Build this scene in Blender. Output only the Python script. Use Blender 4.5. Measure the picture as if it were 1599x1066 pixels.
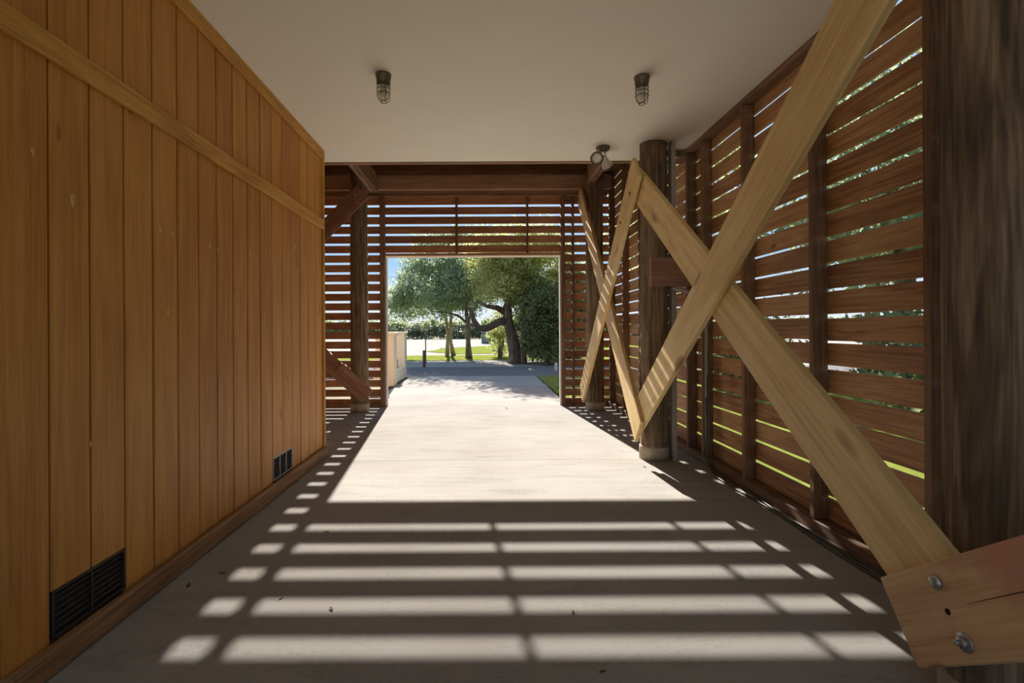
import bpy, bmesh, math, random
import numpy as np
from mathutils import Vector, Matrix

for o in list(bpy.data.objects): bpy.data.objects.remove(o)
scene = bpy.context.scene
C = scene.collection
random.seed(7)
RNG = np.random.default_rng(7)

# ------------------------------------------------------------------ camera
F, VX, VY, H = 790.0, 757.0, 515.0, 1.2      # focal length in px, vanishing point in px, eye height
cam_d = bpy.data.cameras.new('camera'); cam = bpy.data.objects.new('camera', cam_d); C.objects.link(cam)
cam_d.sensor_width = 36.0; cam_d.lens = F / 1599 * 36.0
cam_d.shift_x = (799.5 - VX) / 1599; cam_d.shift_y = -(533 - VY) / 1599
cam_d.clip_start = 0.05; cam_d.clip_end = 800
cam.matrix_world = Matrix.Translation((0, 0, H)) @ Matrix.Rotation(math.radians(90), 4, 'X') @ Matrix.Rotation(math.radians(-0.3), 4, 'Z')
scene.camera = cam

# ------------------------------------------------------------------ world, sun, exposure
w = bpy.data.worlds.new('sky'); scene.world = w; w.use_nodes = True
nt = w.node_tree; nt.nodes.clear()
tc = nt.nodes.new('ShaderNodeTexCoord'); sx = nt.nodes.new('ShaderNodeSeparateXYZ')
rp = nt.nodes.new('ShaderNodeValToRGB'); bg = nt.nodes.new('ShaderNodeBackground'); ow = nt.nodes.new('ShaderNodeOutputWorld')
nt.links.new(tc.outputs['Generated'], sx.inputs[0]); nt.links.new(sx.outputs['Z'], rp.inputs[0])
nt.links.new(rp.outputs[0], bg.inputs[0]); nt.links.new(bg.outputs[0], ow.inputs[0])
el = rp.color_ramp.elements
el[0].position = 0.0; el[0].color = (0.80, 0.83, 0.86, 1)
el[1].position = 1.0; el[1].color = (0.16, 0.32, 0.66, 1)
for p, c in ((0.05, (0.66, 0.76, 0.86, 1)), (0.13, (0.36, 0.58, 0.82, 1)), (0.26, (0.46, 0.63, 0.86, 1))):
    e = el.new(p); e.color = c
bg.inputs['Strength'].default_value = 1.1

sd = bpy.data.lights.new('sun', 'SUN'); sun = bpy.data.objects.new('sun', sd); C.objects.link(sun)
sd.energy = 17.0; sd.angle = math.radians(0.53); sd.color = (1.0, 0.94, 0.86)
sun.rotation_euler = Vector((0.098, -1.0, -0.518)).to_track_quat('-Z', 'Y').to_euler()
sun.location = (-3, 30, 20)

vs = scene.view_settings
vs.view_transform = 'Standard'; vs.look = 'None'; vs.gamma = 1.0; vs.use_curve_mapping = False
vs.exposure = 0.06

# ------------------------------------------------------------------ helpers
WL = {}                                       # world translation of every (unrotated) parent
def reg(o, loc, parent):
    C.objects.link(o)
    loc = Vector(loc)
    if parent is not None:
        o.parent = parent; o.location = loc - WL[parent.name]
    else:
        o.location = loc
    WL[o.name] = loc
    return o
def empty(name, loc, label=None, cat=None, group=None, kind=None, parent=None):
    o = bpy.data.objects.new(name, None); o.empty_display_size = 0.1
    reg(o, loc, parent); tag(o, label, cat, group, kind); return o
def tag(o, label=None, cat=None, group=None, kind=None):
    if label: o['label'] = label
    if cat: o['category'] = cat
    if group: o['group'] = group
    if kind: o['kind'] = kind
    return o
def mesh_obj(name, me, loc, mat, parent=None):
    if mat is not None and not me.materials: me.materials.append(mat)
    return reg(bpy.data.objects.new(name, me), loc, parent)
def from_bm(name, bm, loc, mat, parent=None, smooth=False):
    me = bpy.data.meshes.new(name); bm.to_mesh(me); bm.free()
    if smooth: me.polygons.foreach_set('use_smooth', [True] * len(me.polygons))
    return mesh_obj(name, me, loc, mat, parent)
_boxcache = {}
def box_mesh(sx_, sy_, sz_, bev, mat):
    key = (round(sx_, 4), round(sy_, 4), round(sz_, 4), round(bev, 4), mat.name)
    if key in _boxcache: return _boxcache[key]
    bm = bmesh.new(); bmesh.ops.create_cube(bm, size=1.0)
    bmesh.ops.scale(bm, vec=(sx_, sy_, sz_), verts=bm.verts)
    if bev > 0: bmesh.ops.bevel(bm, geom=list(bm.edges), offset=bev, segments=1, affect='EDGES')
    me = bpy.data.meshes.new('board'); bm.to_mesh(me); bm.free(); me.materials.append(mat)
    _boxcache[key] = me; return me
def box(name, x0, x1, y0, y1, z0, z1, mat, parent=None, bev=0.003, rot=None):
    me = box_mesh(x1 - x0, y1 - y0, z1 - z0, bev, mat)
    o = mesh_obj(name, me, ((x0 + x1) / 2, (y0 + y1) / 2, (z0 + z1) / 2), mat, parent)
    if rot: o.rotation_euler = rot
    return o
def board(name, p, q, width, thick, nrm, mat, parent=None, bev=0.004):
    """plank from p to q; nrm = direction of its thickness; local X is the long axis"""
    p, q = Vector(p), Vector(q); d = (q - p); L = d.length; d.normalize()
    n = Vector(nrm); n = (n - d * n.dot(d)).normalized(); u = n.cross(d)
    me = box_mesh(L, thick, width, bev, mat)
    o = mesh_obj(name, me, (p + q) / 2, mat, parent)
    m = Matrix((d, n, u)).transposed()
    if m.determinant() < 0: m = Matrix((d, n, -u)).transposed()
    o.rotation_euler = m.to_euler(); return o
def tube_bm(bm, pts, rad, sides=8, caps=True):
    pts = [Vector(p) for p in pts]; rads = rad if isinstance(rad, (list, tuple)) else [rad] * len(pts)
    rings = []; prev = None
    for i, p in enumerate(pts):
        t = (pts[min(i + 1, len(pts) - 1)] - pts[max(i - 1, 0)]).normalized()
        if prev is None:
            a = Vector((0, 0, 1)) if abs(t.z) < 0.9 else Vector((1, 0, 0)); u = t.cross(a).normalized()
        else:
            u = (prev - t * prev.dot(t)).normalized()
        prev = u; v = t.cross(u)
        rings.append([bm.verts.new(p + (u * math.cos(2 * math.pi * k / sides) + v * math.sin(2 * math.pi * k / sides)) * rads[i]) for k in range(sides)])
    for a, b in zip(rings, rings[1:]):
        for k in range(sides):
            bm.faces.new((a[k], a[(k + 1) % sides], b[(k + 1) % sides], b[k]))
    if caps:
        bm.faces.new(rings[0][::-1]); bm.faces.new(rings[-1])
def tube(name, pts, rad, mat, parent=None, sides=8, loc=None):
    loc = Vector(loc if loc is not None else pts[0]); bm = bmesh.new()
    tube_bm(bm, [Vector(p) - loc for p in pts], rad, sides)
    return from_bm(name, bm, loc, mat, parent, True)
def ring_bm(bm, c, R, r, n=20, m=6, ax=None):
    c = Vector(c); grid = []
    for i in range(n):
        a = 2 * math.pi * i / n; d = Vector((math.cos(a), math.sin(a), 0))
        grid.append([bm.verts.new(c + d * (R + r * math.cos(2 * math.pi * k / m)) + Vector((0, 0, r * math.sin(2 * math.pi * k / m)))) for k in range(m)])
    for i in range(n):
        for k in range(m):
            bm.faces.new((grid[i][k], grid[(i + 1) % n][k], grid[(i + 1) % n][(k + 1) % m], grid[i][(k + 1) % m]))
def lathe_bm(bm, prof, n=24):
    """prof = [(radius, z)...] about local Z"""
    rings = []
    for r, z in prof:
        if r < 1e-5: rings.append([bm.verts.new((0, 0, z))])
        else: rings.append([bm.verts.new((r * math.cos(2 * math.pi * k / n), r * math.sin(2 * math.pi * k / n), z)) for k in range(n)])
    for a, b in zip(rings, rings[1:]):
        for k in range(n):
            k2 = (k + 1) % n
            if len(a) == 1 and len(b) == 1: continue
            if len(a) == 1: bm.faces.new((a[0], b[k2], b[k]))
            elif len(b) == 1: bm.faces.new((a[k], a[k2], b[0]))
            else: bm.faces.new((a[k], a[k2], b[k2], b[k]))
    bmesh.ops.recalc_face_normals(bm, faces=bm.faces)
def lathe(name, prof, loc, mat, parent=None, n=24, direction=None):
    bm = bmesh.new(); lathe_bm(bm, prof, n)
    o = from_bm(name, bm, loc, mat, parent, True)
    if direction is not None: o.rotation_euler = Vector(direction).to_track_quat('Z', 'Y').to_euler()
    return o
def un(px, py, X=None, Y=None, Z=None):
    """point of the place seen along a direction, with one of its coordinates known"""
    dx, dz = (px - VX) / F, (VY - py) / F
    if X is not None: Y = X / dx
    if Z is not None: Y = (Z - H) / dz
    return Vector((dx * Y, Y, H + dz * Y))

# ------------------------------------------------------------------ materials
def new_mat(name):
    m = bpy.data.materials.new(name); m.use_nodes = True; n = m.node_tree
    return m, n, n.nodes['Principled BSDF']
def N(n, t, **kw):
    o = n.nodes.new(t)
    for k, v in kw.items():
        if k in o.inputs: o.inputs[k].default_value = v
        else: setattr(o, k, v)
    return o
def ramp(n, stops):
    r = n.nodes.new('ShaderNodeValToRGB'); e = r.color_ramp.elements
    e[0].position, e[0].color = stops[0][0], (*stops[0][1], 1)
    e[1].position, e[1].color = stops[-1][0], (*stops[-1][1], 1)
    for p, c in stops[1:-1]:
        x = e.new(p); x.color = (*c, 1)
    return r
def wood(name, dark, mid, light, axis=0, rough=0.7, knots=0.0, fine=1.0, figure=1.0, vary=0.25, bump=0.25, splotch=None):
    """grain runs along local axis `axis`"""
    m, n, b = new_mat(name); L = n.links.new
    tcn = N(n, 'ShaderNodeTexCoord'); oi = N(n, 'ShaderNodeObjectInfo')
    off = N(n, 'ShaderNodeVectorMath', operation='SCALE'); off.inputs[0].default_value = (31.0, 17.0, 23.0); L(oi.outputs['Random'], off.inputs['Scale'])
    add = N(n, 'ShaderNodeVectorMath', operation='ADD'); L(tcn.outputs['Object'], add.inputs[0]); L(off.outputs[0], add.inputs[1])
    sc = [9.0, 9.0, 9.0]; sc[axis] = 0.7
    mp = N(n, 'ShaderNodeMapping'); mp.inputs['Scale'].default_value = sc; L(add.outputs[0], mp.inputs[0])
    n1 = N(n, 'ShaderNodeTexNoise', Scale=1.0 * figure, Detail=3.0, Roughness=0.55, Distortion=0.6); L(mp.outputs[0], n1.inputs['Vector'])
    # growth rings : sine of a low-frequency field
    mul = N(n, 'ShaderNodeMath', operation='MULTIPLY'); mul.inputs[1].default_value = 34.0; L(n1.outputs['Fac'], mul.inputs[0])
    sn = N(n, 'ShaderNodeMath', operation='SINE'); L(mul.outputs[0], sn.inputs[0])
    sc2 = [90.0 * fine] * 3; sc2[axis] = 2.2
    mp2 = N(n, 'ShaderNodeMapping'); mp2.inputs['Scale'].default_value = sc2; L(add.outputs[0], mp2.inputs[0])
    n2 = N(n, 'ShaderNodeTexNoise', Scale=1.0, Detail=4.0, Roughness=0.65); L(mp2.outputs[0], n2.inputs['Vector'])
    a1 = N(n, 'ShaderNodeMath', operation='MULTIPLY_ADD'); L(sn.outputs[0], a1.inputs[0]); a1.inputs[1].default_value = 0.10; L(n2.outputs['Fac'], a1.inputs[2])
    n3 = N(n, 'ShaderNodeTexNoise', Scale=1.7, Detail=3.0); L(add.outputs[0], n3.inputs['Vector'])
    a2 = N(n, 'ShaderNodeMath', operation='MULTIPLY_ADD'); L(n3.outputs['Fac'], a2.inputs[0]); a2.inputs[1].default_value = 0.5; L(a1.outputs[0], a2.inputs[2])
    a3 = N(n, 'ShaderNodeMath', operation='MULTIPLY_ADD'); L(oi.outputs['Random'], a3.inputs[0]); a3.inputs[1].default_value = vary; L(a2.outputs[0], a3.inputs[2])
    a4 = N(n, 'ShaderNodeMath', operation='SUBTRACT'); L(a3.outputs[0], a4.inputs[0]); a4.inputs[1].default_value = 0.25 + vary / 2
    r = ramp(n, [(0.22, dark), (0.5, mid), (0.78, light)]); L(a4.outputs[0], r.inputs[0])
    col = r.outputs[0]
    if splotch:
        n4 = N(n, 'ShaderNodeTexNoise', Scale=2.3, Detail=5.0, Roughness=0.6); L(add.outputs[0], n4.inputs['Vector'])
        rr = ramp(n, [(0.48, (0, 0, 0)), (0.62, (1, 1, 1))]); L(n4.outputs['Fac'], rr.inputs[0])
        mx = N(n, 'ShaderNodeMix', data_type='RGBA'); L(rr.outputs[0], mx.inputs['Factor']); L(col, mx.inputs['A']); mx.inputs['B'].default_value = (*splotch, 1); col = mx.outputs['Result']
    if knots > 0:
        sk = [4.2, 4.2, 4.2]; sk[axis] = 1.5
        mk = N(n, 'ShaderNodeMapping'); mk.inputs['Scale'].default_value = sk; L(add.outputs[0], mk.inputs[0])
        vo = N(n, 'ShaderNodeTexVoronoi', Scale=1.0, Randomness=1.0); L(mk.outputs[0], vo.inputs['Vector'])
        rk = ramp(n, [(0.0, (1, 1, 1)), (knots, (0.75, 0.75, 0.75)), (knots * 1.7, (0, 0, 0))]); L(vo.outputs['Distance'], rk.inputs[0])
        mx = N(n, 'ShaderNodeMix', data_type='RGBA'); L(rk.outputs[0], mx.inputs['Factor']); L(col, mx.inputs['A'])
        mx.inputs['B'].default_value = (dark[0] * 0.55, dark[1] * 0.42, dark[2] * 0.4, 1); col = mx.outputs['Result']
    L(col, b.inputs['Base Color']); b.inputs['Roughness'].default_value = rough
    bp = N(n, 'ShaderNodeBump', Strength=bump, Distance=0.004); L(a1.outputs[0], bp.inputs['Height']); L(bp.outputs[0], b.inputs['Normal'])
    return m
def plain(name, col, rough=0.6, metal=0.0, var=0.12, scale=12.0, bump=0.0, dist=0.004, trans=0.0, spec=0.5):
    m, n, b = new_mat(name); L = n.links.new
    tcn = N(n, 'ShaderNodeTexCoord'); nz = N(n, 'ShaderNodeTexNoise', Scale=scale, Detail=5.0, Roughness=0.6); L(tcn.outputs['Object'], nz.inputs['Vector'])
    r = ramp(n, [(0.25, tuple(c * (1 - var) for c in col)), (0.75, tuple(min(1, c * (1 + var)) for c in col))]); L(nz.outputs['Fac'], r.inputs[0])
    L(r.outputs[0], b.inputs['Base Color']); b.inputs['Roughness'].default_value = rough; b.inputs['Metallic'].default_value = metal
    b.inputs['Specular IOR Level'].default_value = spec
    if trans: b.inputs['Transmission Weight'].default_value = trans
    if bump:
        bp = N(n, 'ShaderNodeBump', Strength=bump, Distance=dist); L(nz.outputs['Fac'], bp.inputs['Height']); L(bp.outputs[0], b.inputs['Normal'])
    return m
def concrete(name, base, stain, rough=0.8):
    m, n, b = new_mat(name); L = n.links.new; b.inputs['Specular IOR Level'].default_value = 0.0
    tcn = N(n, 'ShaderNodeTexCoord')
    n1 = N(n, 'ShaderNodeTexNoise', Scale=0.9, Detail=6.0, Roughness=0.6); L(tcn.outputs['Object'], n1.inputs['Vector'])
    r1 = ramp(n, [(0.3, stain), (0.62, base)]); L(n1.outputs['Fac'], r1.inputs[0])
    n2 = N(n, 'ShaderNodeTexNoise', Scale=60.0, Detail=4.0, Roughness=0.7); L(tcn.outputs['Object'], n2.inputs['Vector'])
    mp = N(n, 'ShaderNodeMapping'); mp.inputs['Scale'].default_value = (1.1, 7.0, 1.0); L(tcn.outputs['Object'], mp.inputs[0])
    n3 = N(n, 'ShaderNodeTexNoise', Scale=1.3, Detail=4.0, Distortion=0.8); L(mp.outputs[0], n3.inputs['Vector'])
    ad = N(n, 'ShaderNodeMath', operation='ADD'); L(n2.outputs['Fac'], ad.inputs[0]); L(n3.outputs['Fac'], ad.inputs[1])
    r2 = ramp(n, [(0.7, (0.86, 0.86, 0.86)), (1.25, (1.08, 1.08, 1.08))]); L(ad.outputs[0], r2.inputs[0])
    mx = N(n, 'ShaderNodeMix', data_type='RGBA', blend_type='MULTIPLY'); mx.inputs['Factor'].default_value = 1.0
    L(r1.outputs[0], mx.inputs['A']); L(r2.outputs[0], mx.inputs['B']); L(mx.outputs['Result'], b.inputs['Base Color'])
    rr = ramp(n, [(0.35, (rough - 0.13,) * 3), (0.7, (rough + 0.12,) * 3)]); L(n3.outputs['Fac'], rr.inputs[0]); L(rr.outputs[0], b.inputs['Roughness'])
    bp = N(n, 'ShaderNodeBump', Strength=0.18, Distance=0.003); L(ad.outputs[0], bp.inputs['Height']); L(bp.outputs[0], b.inputs['Normal'])
    return m
def leafmat(name, a, bcol, trans=0.45, scale=0.8):
    m, n, b = new_mat(name); L = n.links.new
    tcn = N(n, 'ShaderNodeTexCoord'); nz = N(n, 'ShaderNodeTexNoise', Scale=scale, Detail=4.0); L(tcn.outputs['Object'], nz.inputs['Vector'])
    wn = N(n, 'ShaderNodeTexWhiteNoise'); wn.noise_dimensions = '3D'
    ge = N(n, 'ShaderNodeNewGeometry'); L(ge.outputs['Random Per Island'], wn.inputs['Vector'])
    ad = N(n, 'ShaderNodeMath', operation='MULTIPLY_ADD'); L(wn.outputs['Value'], ad.inputs[0]); ad.inputs[1].default_value = 0.5; L(nz.outputs['Fac'], ad.inputs[2])
    r = ramp(n, [(0.45, a), (1.0, bcol)]); L(ad.outputs[0], r.inputs[0])
    L(r.outputs[0], b.inputs['Base Color']); b.inputs['Roughness'].default_value = 0.45
    tr = N(n, 'ShaderNodeBsdfTranslucent'); hs = N(n, 'ShaderNodeHueSaturation', Value=1.7, Saturation=0.85); L(r.outputs[0], hs.inputs['Color']); L(hs.outputs[0], tr.inputs['Color'])
    mx = N(n, 'ShaderNodeMixShader'); mx.inputs[0].default_value = trans
    L(b.outputs[0], mx.inputs[1]); L(tr.outputs[0], mx.inputs[2]); L(mx.outputs[0], n.nodes['Material Output'].inputs['Surface'])
    return m

M = {}
M['panel'] = wood('panel_wood', (0.41, 0.160, 0.024), (0.54, 0.233, 0.040), (0.63, 0.305, 0.06), axis=2, rough=0.55, knots=0.05, figure=0.5, vary=0.2, bump=0.12)
M['paneltrim'] = wood('panel_trim_wood', (0.40, 0.18, 0.025), (0.60, 0.30, 0.05), (0.72, 0.40, 0.08), axis=1, rough=0.55, knots=0.0, vary=0.15, bump=0.12)
M['paneltrimz'] = wood('panel_corner_wood', (0.40, 0.18, 0.025), (0.60, 0.30, 0.05), (0.72, 0.40, 0.08), axis=2, rough=0.55, vary=0.15, bump=0.12)
M['sill'] = wood('base_trim_wood', (0.17, 0.085, 0.035), (0.30, 0.155, 0.06), (0.40, 0.23, 0.10), axis=1, rough=0.7, vary=0.1)
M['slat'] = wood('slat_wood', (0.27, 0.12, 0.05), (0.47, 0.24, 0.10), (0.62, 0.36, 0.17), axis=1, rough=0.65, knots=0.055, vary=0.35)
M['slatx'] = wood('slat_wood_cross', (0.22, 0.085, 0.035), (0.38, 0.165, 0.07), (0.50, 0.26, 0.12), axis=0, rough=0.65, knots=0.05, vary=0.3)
M['stud'] = wood('stud_wood', (0.11, 0.055, 0.027), (0.20, 0.105, 0.052), (0.29, 0.165, 0.085), axis=2, rough=0.75, vary=0.25)
M['studx'] = wood('stud_wood_cross', (0.19, 0.10, 0.055), (0.33, 0.185, 0.10), (0.43, 0.26, 0.15), axis=0, rough=0.75, vary=0.25)
M['study'] = wood('plate_wood', (0.12, 0.06, 0.03), (0.22, 0.12, 0.065), (0.32, 0.19, 0.11), axis=1, rough=0.75, vary=0.25)
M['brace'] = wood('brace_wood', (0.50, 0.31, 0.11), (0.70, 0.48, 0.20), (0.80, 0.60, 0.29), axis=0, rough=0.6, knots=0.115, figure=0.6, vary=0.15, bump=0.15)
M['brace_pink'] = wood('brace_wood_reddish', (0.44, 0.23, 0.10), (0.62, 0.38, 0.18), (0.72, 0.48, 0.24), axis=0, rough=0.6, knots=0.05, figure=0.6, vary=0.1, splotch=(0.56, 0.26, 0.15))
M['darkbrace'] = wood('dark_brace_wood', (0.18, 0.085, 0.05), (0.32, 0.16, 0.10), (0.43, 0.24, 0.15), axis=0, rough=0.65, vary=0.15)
M['pile'] = wood('pile_wood', (0.055, 0.034, 0.02), (0.17, 0.11, 0.06), (0.33, 0.235, 0.14), axis=2, rough=0.85, fine=0.45, vary=0.1, bump=0.7)
M['ceiling'] = plain('ceiling_paint', (0.93, 0.87, 0.745), 0.7, var=0.03, scale=1.4)
M['floor'] = concrete('floor_concrete', (0.340, 0.325, 0.300), (0.292, 0.272, 0.246))
M['drive'] = concrete('driveway_concrete', (0.36, 0.34, 0.31), (0.29, 0.27, 0.25), 0.8)
M['collar'] = plain('collar_concrete', (0.40, 0.33, 0.24), 0.85, var=0.3, scale=9, bump=0.4)
M['putty'] = plain('putty', (0.62, 0.42, 0.17), 0.8, var=0.2, scale=60)
M['white'] = plain('jamb_white', (0.82, 0.80, 0.75), 0.5, var=0.04)
M['steel'] = plain('galvanised_steel', (0.42, 0.40, 0.37), 0.42, 0.85, var=0.25, scale=30)
M['bronze'] = plain('fixture_bronze', (0.17, 0.135, 0.09), 0.5, 0.5, var=0.2, scale=20)
M['wire'] = plain('cage_wire', (0.11, 0.09, 0.06), 0.5, 0.6, var=0.1)
M['hole'] = plain('bolt_hole', (0.008, 0.006, 0.005), 0.9)
M['crack'] = plain('wood_crack', (0.12, 0.06, 0.03), 0.9)
M['lampwhite'] = plain('flood_aluminium', (0.62, 0.58, 0.50), 0.35, 0.55, var=0.1, scale=18)
M['ventdark'] = plain('vent_mesh_dark', (0.035, 0.027, 0.025), 0.6, 0.2, var=0.4, scale=40)
M['ventframe'] = plain('vent_frame_grey', (0.30, 0.27, 0.25), 0.4, 0.7, var=0.2, scale=30)
M['ventframedark'] = plain('vent_frame_dark', (0.035, 0.026, 0.022), 0.5, 0.3, var=0.3, scale=30)
M['cable'] = plain('black_cable', (0.09, 0.07, 0.05), 0.5, var=0.2)
M['conduit'] = plain('grey_conduit', (0.36, 0.32, 0.28), 0.5, 0.1, var=0.15)
M['cream'] = plain('cream_stucco', (0.76, 0.68, 0.50), 0.8, var=0.06, scale=20, bump=0.2)
M['soil'] = plain('soil', (0.10, 0.07, 0.045), 0.95, var=0.4, scale=20, bump=0.5)
M['road'] = plain('road_asphalt', (0.20, 0.185, 0.185), 0.9, spec=0.0, var=0.22, scale=5, bump=0.4)
M['gravel'] = plain('pale_gravel', (0.36, 0.335, 0.30), 0.95, spec=0.0, var=0.28, scale=9, bump=0.5)
M['bounce_sand'] = plain('pale_bounce_sand', (0.66, 0.59, 0.46), 0.95, var=0.1, scale=4, bump=0.3)
M['grass'] = plain('lawn_grass', (0.185, 0.21, 0.045), 0.95, spec=0.0, var=0.35, scale=3, bump=0.8)
M['ground'] = plain('rough_ground', (0.24, 0.215, 0.14), 0.95, spec=0.0, var=0.4, scale=1.5, bump=0.6)
M['bark'] = wood('tree_bark', (0.045, 0.034, 0.025), (0.12, 0.092, 0.068), (0.22, 0.175, 0.13), axis=2, rough=0.95, fine=0.2, bump=1.0)
M['barkpale'] = wood('pale_bark', (0.16, 0.125, 0.085), (0.30, 0.245, 0.17), (0.42, 0.36, 0.26), axis=2, rough=0.9, fine=0.3, bump=0.6)
M['leaf_dark'] = leafmat('leaf_dark_green', (0.09, 0.125, 0.065), (0.30, 0.37, 0.19))
M['leaf_oak'] = leafmat('leaf_olive', (0.14, 0.16, 0.05), (0.48, 0.50, 0.17), 0.5)
M['leaf_yellow'] = leafmat('leaf_yellow_green', (0.16, 0.17, 0.02), (0.50, 0.46, 0.07), 0.55)
M['leaf_shrub'] = leafmat('leaf_shrub', (0.055, 0.08, 0.032), (0.23, 0.28, 0.11), 0.35)
M['leaf_hedge'] = leafmat('leaf_hedge', (0.10, 0.125, 0.05), (0.28, 0.31, 0.13), 0.4, 0.3)
M['leaf_hedgedark'] = leafmat('leaf_hedge_dark', (0.05, 0.065, 0.03), (0.15, 0.18, 0.08), 0.15, 0.3)
M['blade'] = leafmat('grass_blade', (0.15, 0.20, 0.025), (0.40, 0.42, 0.09), 0.5, 2.0)
M['dryleaf'] = plain('dry_leaf', (0.13, 0.075, 0.04), 0.8, var=0.3, scale=60)
M['shed'] = plain('shed_grey_green', (0.16, 0.19, 0.15), 0.8, var=0.1)
M['shedroof'] = plain('shed_roof', (0.12, 0.14, 0.12), 0.8, var=0.15)
M['orange'] = plain('orange_siding', (0.60, 0.33, 0.12), 0.7, var=0.1)
M['bluewhite'] = plain('pale_siding', (0.70, 0.74, 0.80), 0.6, var=0.05)
M['darkwood'] = wood('bollard_wood', (0.05, 0.035, 0.025), (0.11, 0.08, 0.055), (0.18, 0.14, 0.10), axis=2, rough=0.9)
gm, gn, gb = new_mat('jar_glass'); gb.inputs['Base Color'].default_value = (0.86, 0.84, 0.76, 1); gb.inputs['Transmission Weight'].default_value = 0.9
gb.inputs['Roughness'].default_value = 0.18; gb.inputs['IOR'].default_value = 1.3; M['glass'] = gm
lm, ln_, lb = new_mat('lamp_lens'); lb.inputs['Base Color'].default_value = (0.80, 0.76, 0.66, 1); lb.inputs['Roughness'].default_value = 0.25; M['lens'] = lm

# ------------------------------------------------------------------ key dimensions
XL = -1.545         # face of the panelled wall
XR = 1.94           # inner face of the studs on the slatted wall
CZ = 2.92           # ceiling
CE = 5.17           # where the ceiling ends
LE = 4.84           # where the panelled wall ends
DY = 8.03           # plane of the door wall (inner face of slats)
BK = -1.6           # back of the place
LX = -4.8           # far left side of the porch bay
TOP = 3.30          # top of the slats in the door wall
RZ = 3.86           # underside of deck over the porch bay
ST = 'structure'

# ------------------------------------------------------------------ floor, ceiling, drive
fl = empty('floor', (0, 2.7, 0), kind=ST); tag(fl, 'smooth grey concrete slab floor striped with sunlight')
xj = [LX - 0.1, -1.56, 2.1]; yj = [BK - 0.1, 1.62, 4.66, DY + 0.1]
for i in range(2):
    for j in range(3):
        if i == 0 and j < 2: continue
        box('slab', xj[i] + 0.0006, xj[i + 1] - 0.0006, yj[j] + 0.0006, yj[j + 1] - 0.0006, -0.15, 0, M['floor'], fl, 0.0015)
box('slab_bed', LX - 0.1, 2.1, BK - 0.1, DY + 0.1, -0.25, -0.02, M['floor'], fl, 0)
ce = box('ceiling', XL - 0.2, 2.12, BK - 0.1, CE, CZ, CZ + 0.08, M['ceiling'], None, 0.002); tag(ce, 'flat cream painted ceiling', kind=ST)
dr = empty('driveway', (-0.3, 10.6, 0), kind=ST); tag(dr, 'sunlit pale concrete driveway outside the opening')
box('slab', -1.94, 1.32, DY + 0.105, 10.7, -0.15, -0.004, M['drive'], dr, 0.004)
box('slab', -1.94, 1.32, 10.705, 13.25, -0.15, -0.004, M['drive'], dr, 0.004)

def patch(name, pts, z, mat, label, wob=0.12, sub=10, cat=None):
    """irregular ground polygon with real thickness"""
    out = []; n = len(pts)
    for i in range(n):
        a, b = Vector((*pts[i], 0)), Vector((*pts[(i + 1) % n], 0))
        for k in range(sub):
            p = a.lerp(b, k / sub)
            out.append((p.x + random.uniform(-wob, wob), p.y + random.uniform(-wob, wob)))
    cx = sum(p[0] for p in out) / len(out); cy = sum(p[1] for p in out) / len(out)
    bm = bmesh.new()
    top = [bm.verts.new((x - cx, y - cy, 0)) for x, y in out]; bot = [bm.verts.new((x - cx, y - cy, -0.2)) for x, y in out]
    bm.faces.new(top)
    for i in range(len(out)):
        j = (i + 1) % len(out); bm.faces.new((top[j], top[i], bot[i], bot[j]))
    bmesh.ops.recalc_face_normals(bm, faces=bm.faces); bmesh.ops.triangulate(bm, faces=[f for f in bm.faces if len(f.verts) > 4])
    o = from_bm(name, bm, (cx, cy, z), mat); tag(o, label, kind=ST); return o
patch('ground', [(-260, -40), (260, -40), (260, 420), (-260, 420)], -0.20, M['ground'], 'rough bare ground around the house', 0)
patch('lawn', [(2.12, -30), (45, -30), (45, 12.8), (1.6, 12.6), (1.34, 8.2), (2.12, 8.2)], -0.02, M['grass'], 'sunlit green lawn beside the slatted wall', 0.0)
patch('bounce_ground', [(-14, -32), (2.1, -32), (2.1, -1.71), (-14, -1.71)], -0.015, M['bounce_sand'], 'unseen pale ground added behind the viewer to bounce light inside', 0.0)  # added out of view, pale so that it bounces sunlight onto the ceiling
patch('lane', [(-60, 13.25), (60, 13.25), (60, 16.9), (-60, 16.9)], -0.03, M['road'], 'grey asphalt lane crossing beyond the driveway', 0.06, 60)
patch('gravel_verge', [(-60, 16.9), (60, 16.9), (60, 20.4), (-60, 20.4)], -0.035, M['gravel'], 'pale gravel verge behind the lane', 0.15, 60)
patch('grass_strip', [(-30, 20.4), (40, 20.4), (40, 25.0), (-6, 24.6), (-30, 24)], -0.02, M['grass'], 'shaded strip of grass under the tree trunks', 0.25, 14)
patch('gravel_lot', [(-60, 24.5), (60, 24.5), (60, 76), (-60, 76)], -0.04, M['gravel'], 'wide pale gravel lot far behind the trees', 0.3, 30)
patch('far_lawn', [(-3.4, 29), (-1.5, 26.2), (4, 26), (12, 28), (14, 40), (3, 47), (0.2, 38.5), (-2.8, 35)], -0.02, M['grass'], 'bright green sunlit lawn patch behind the thin trunks', 0.2, 8)

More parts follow.
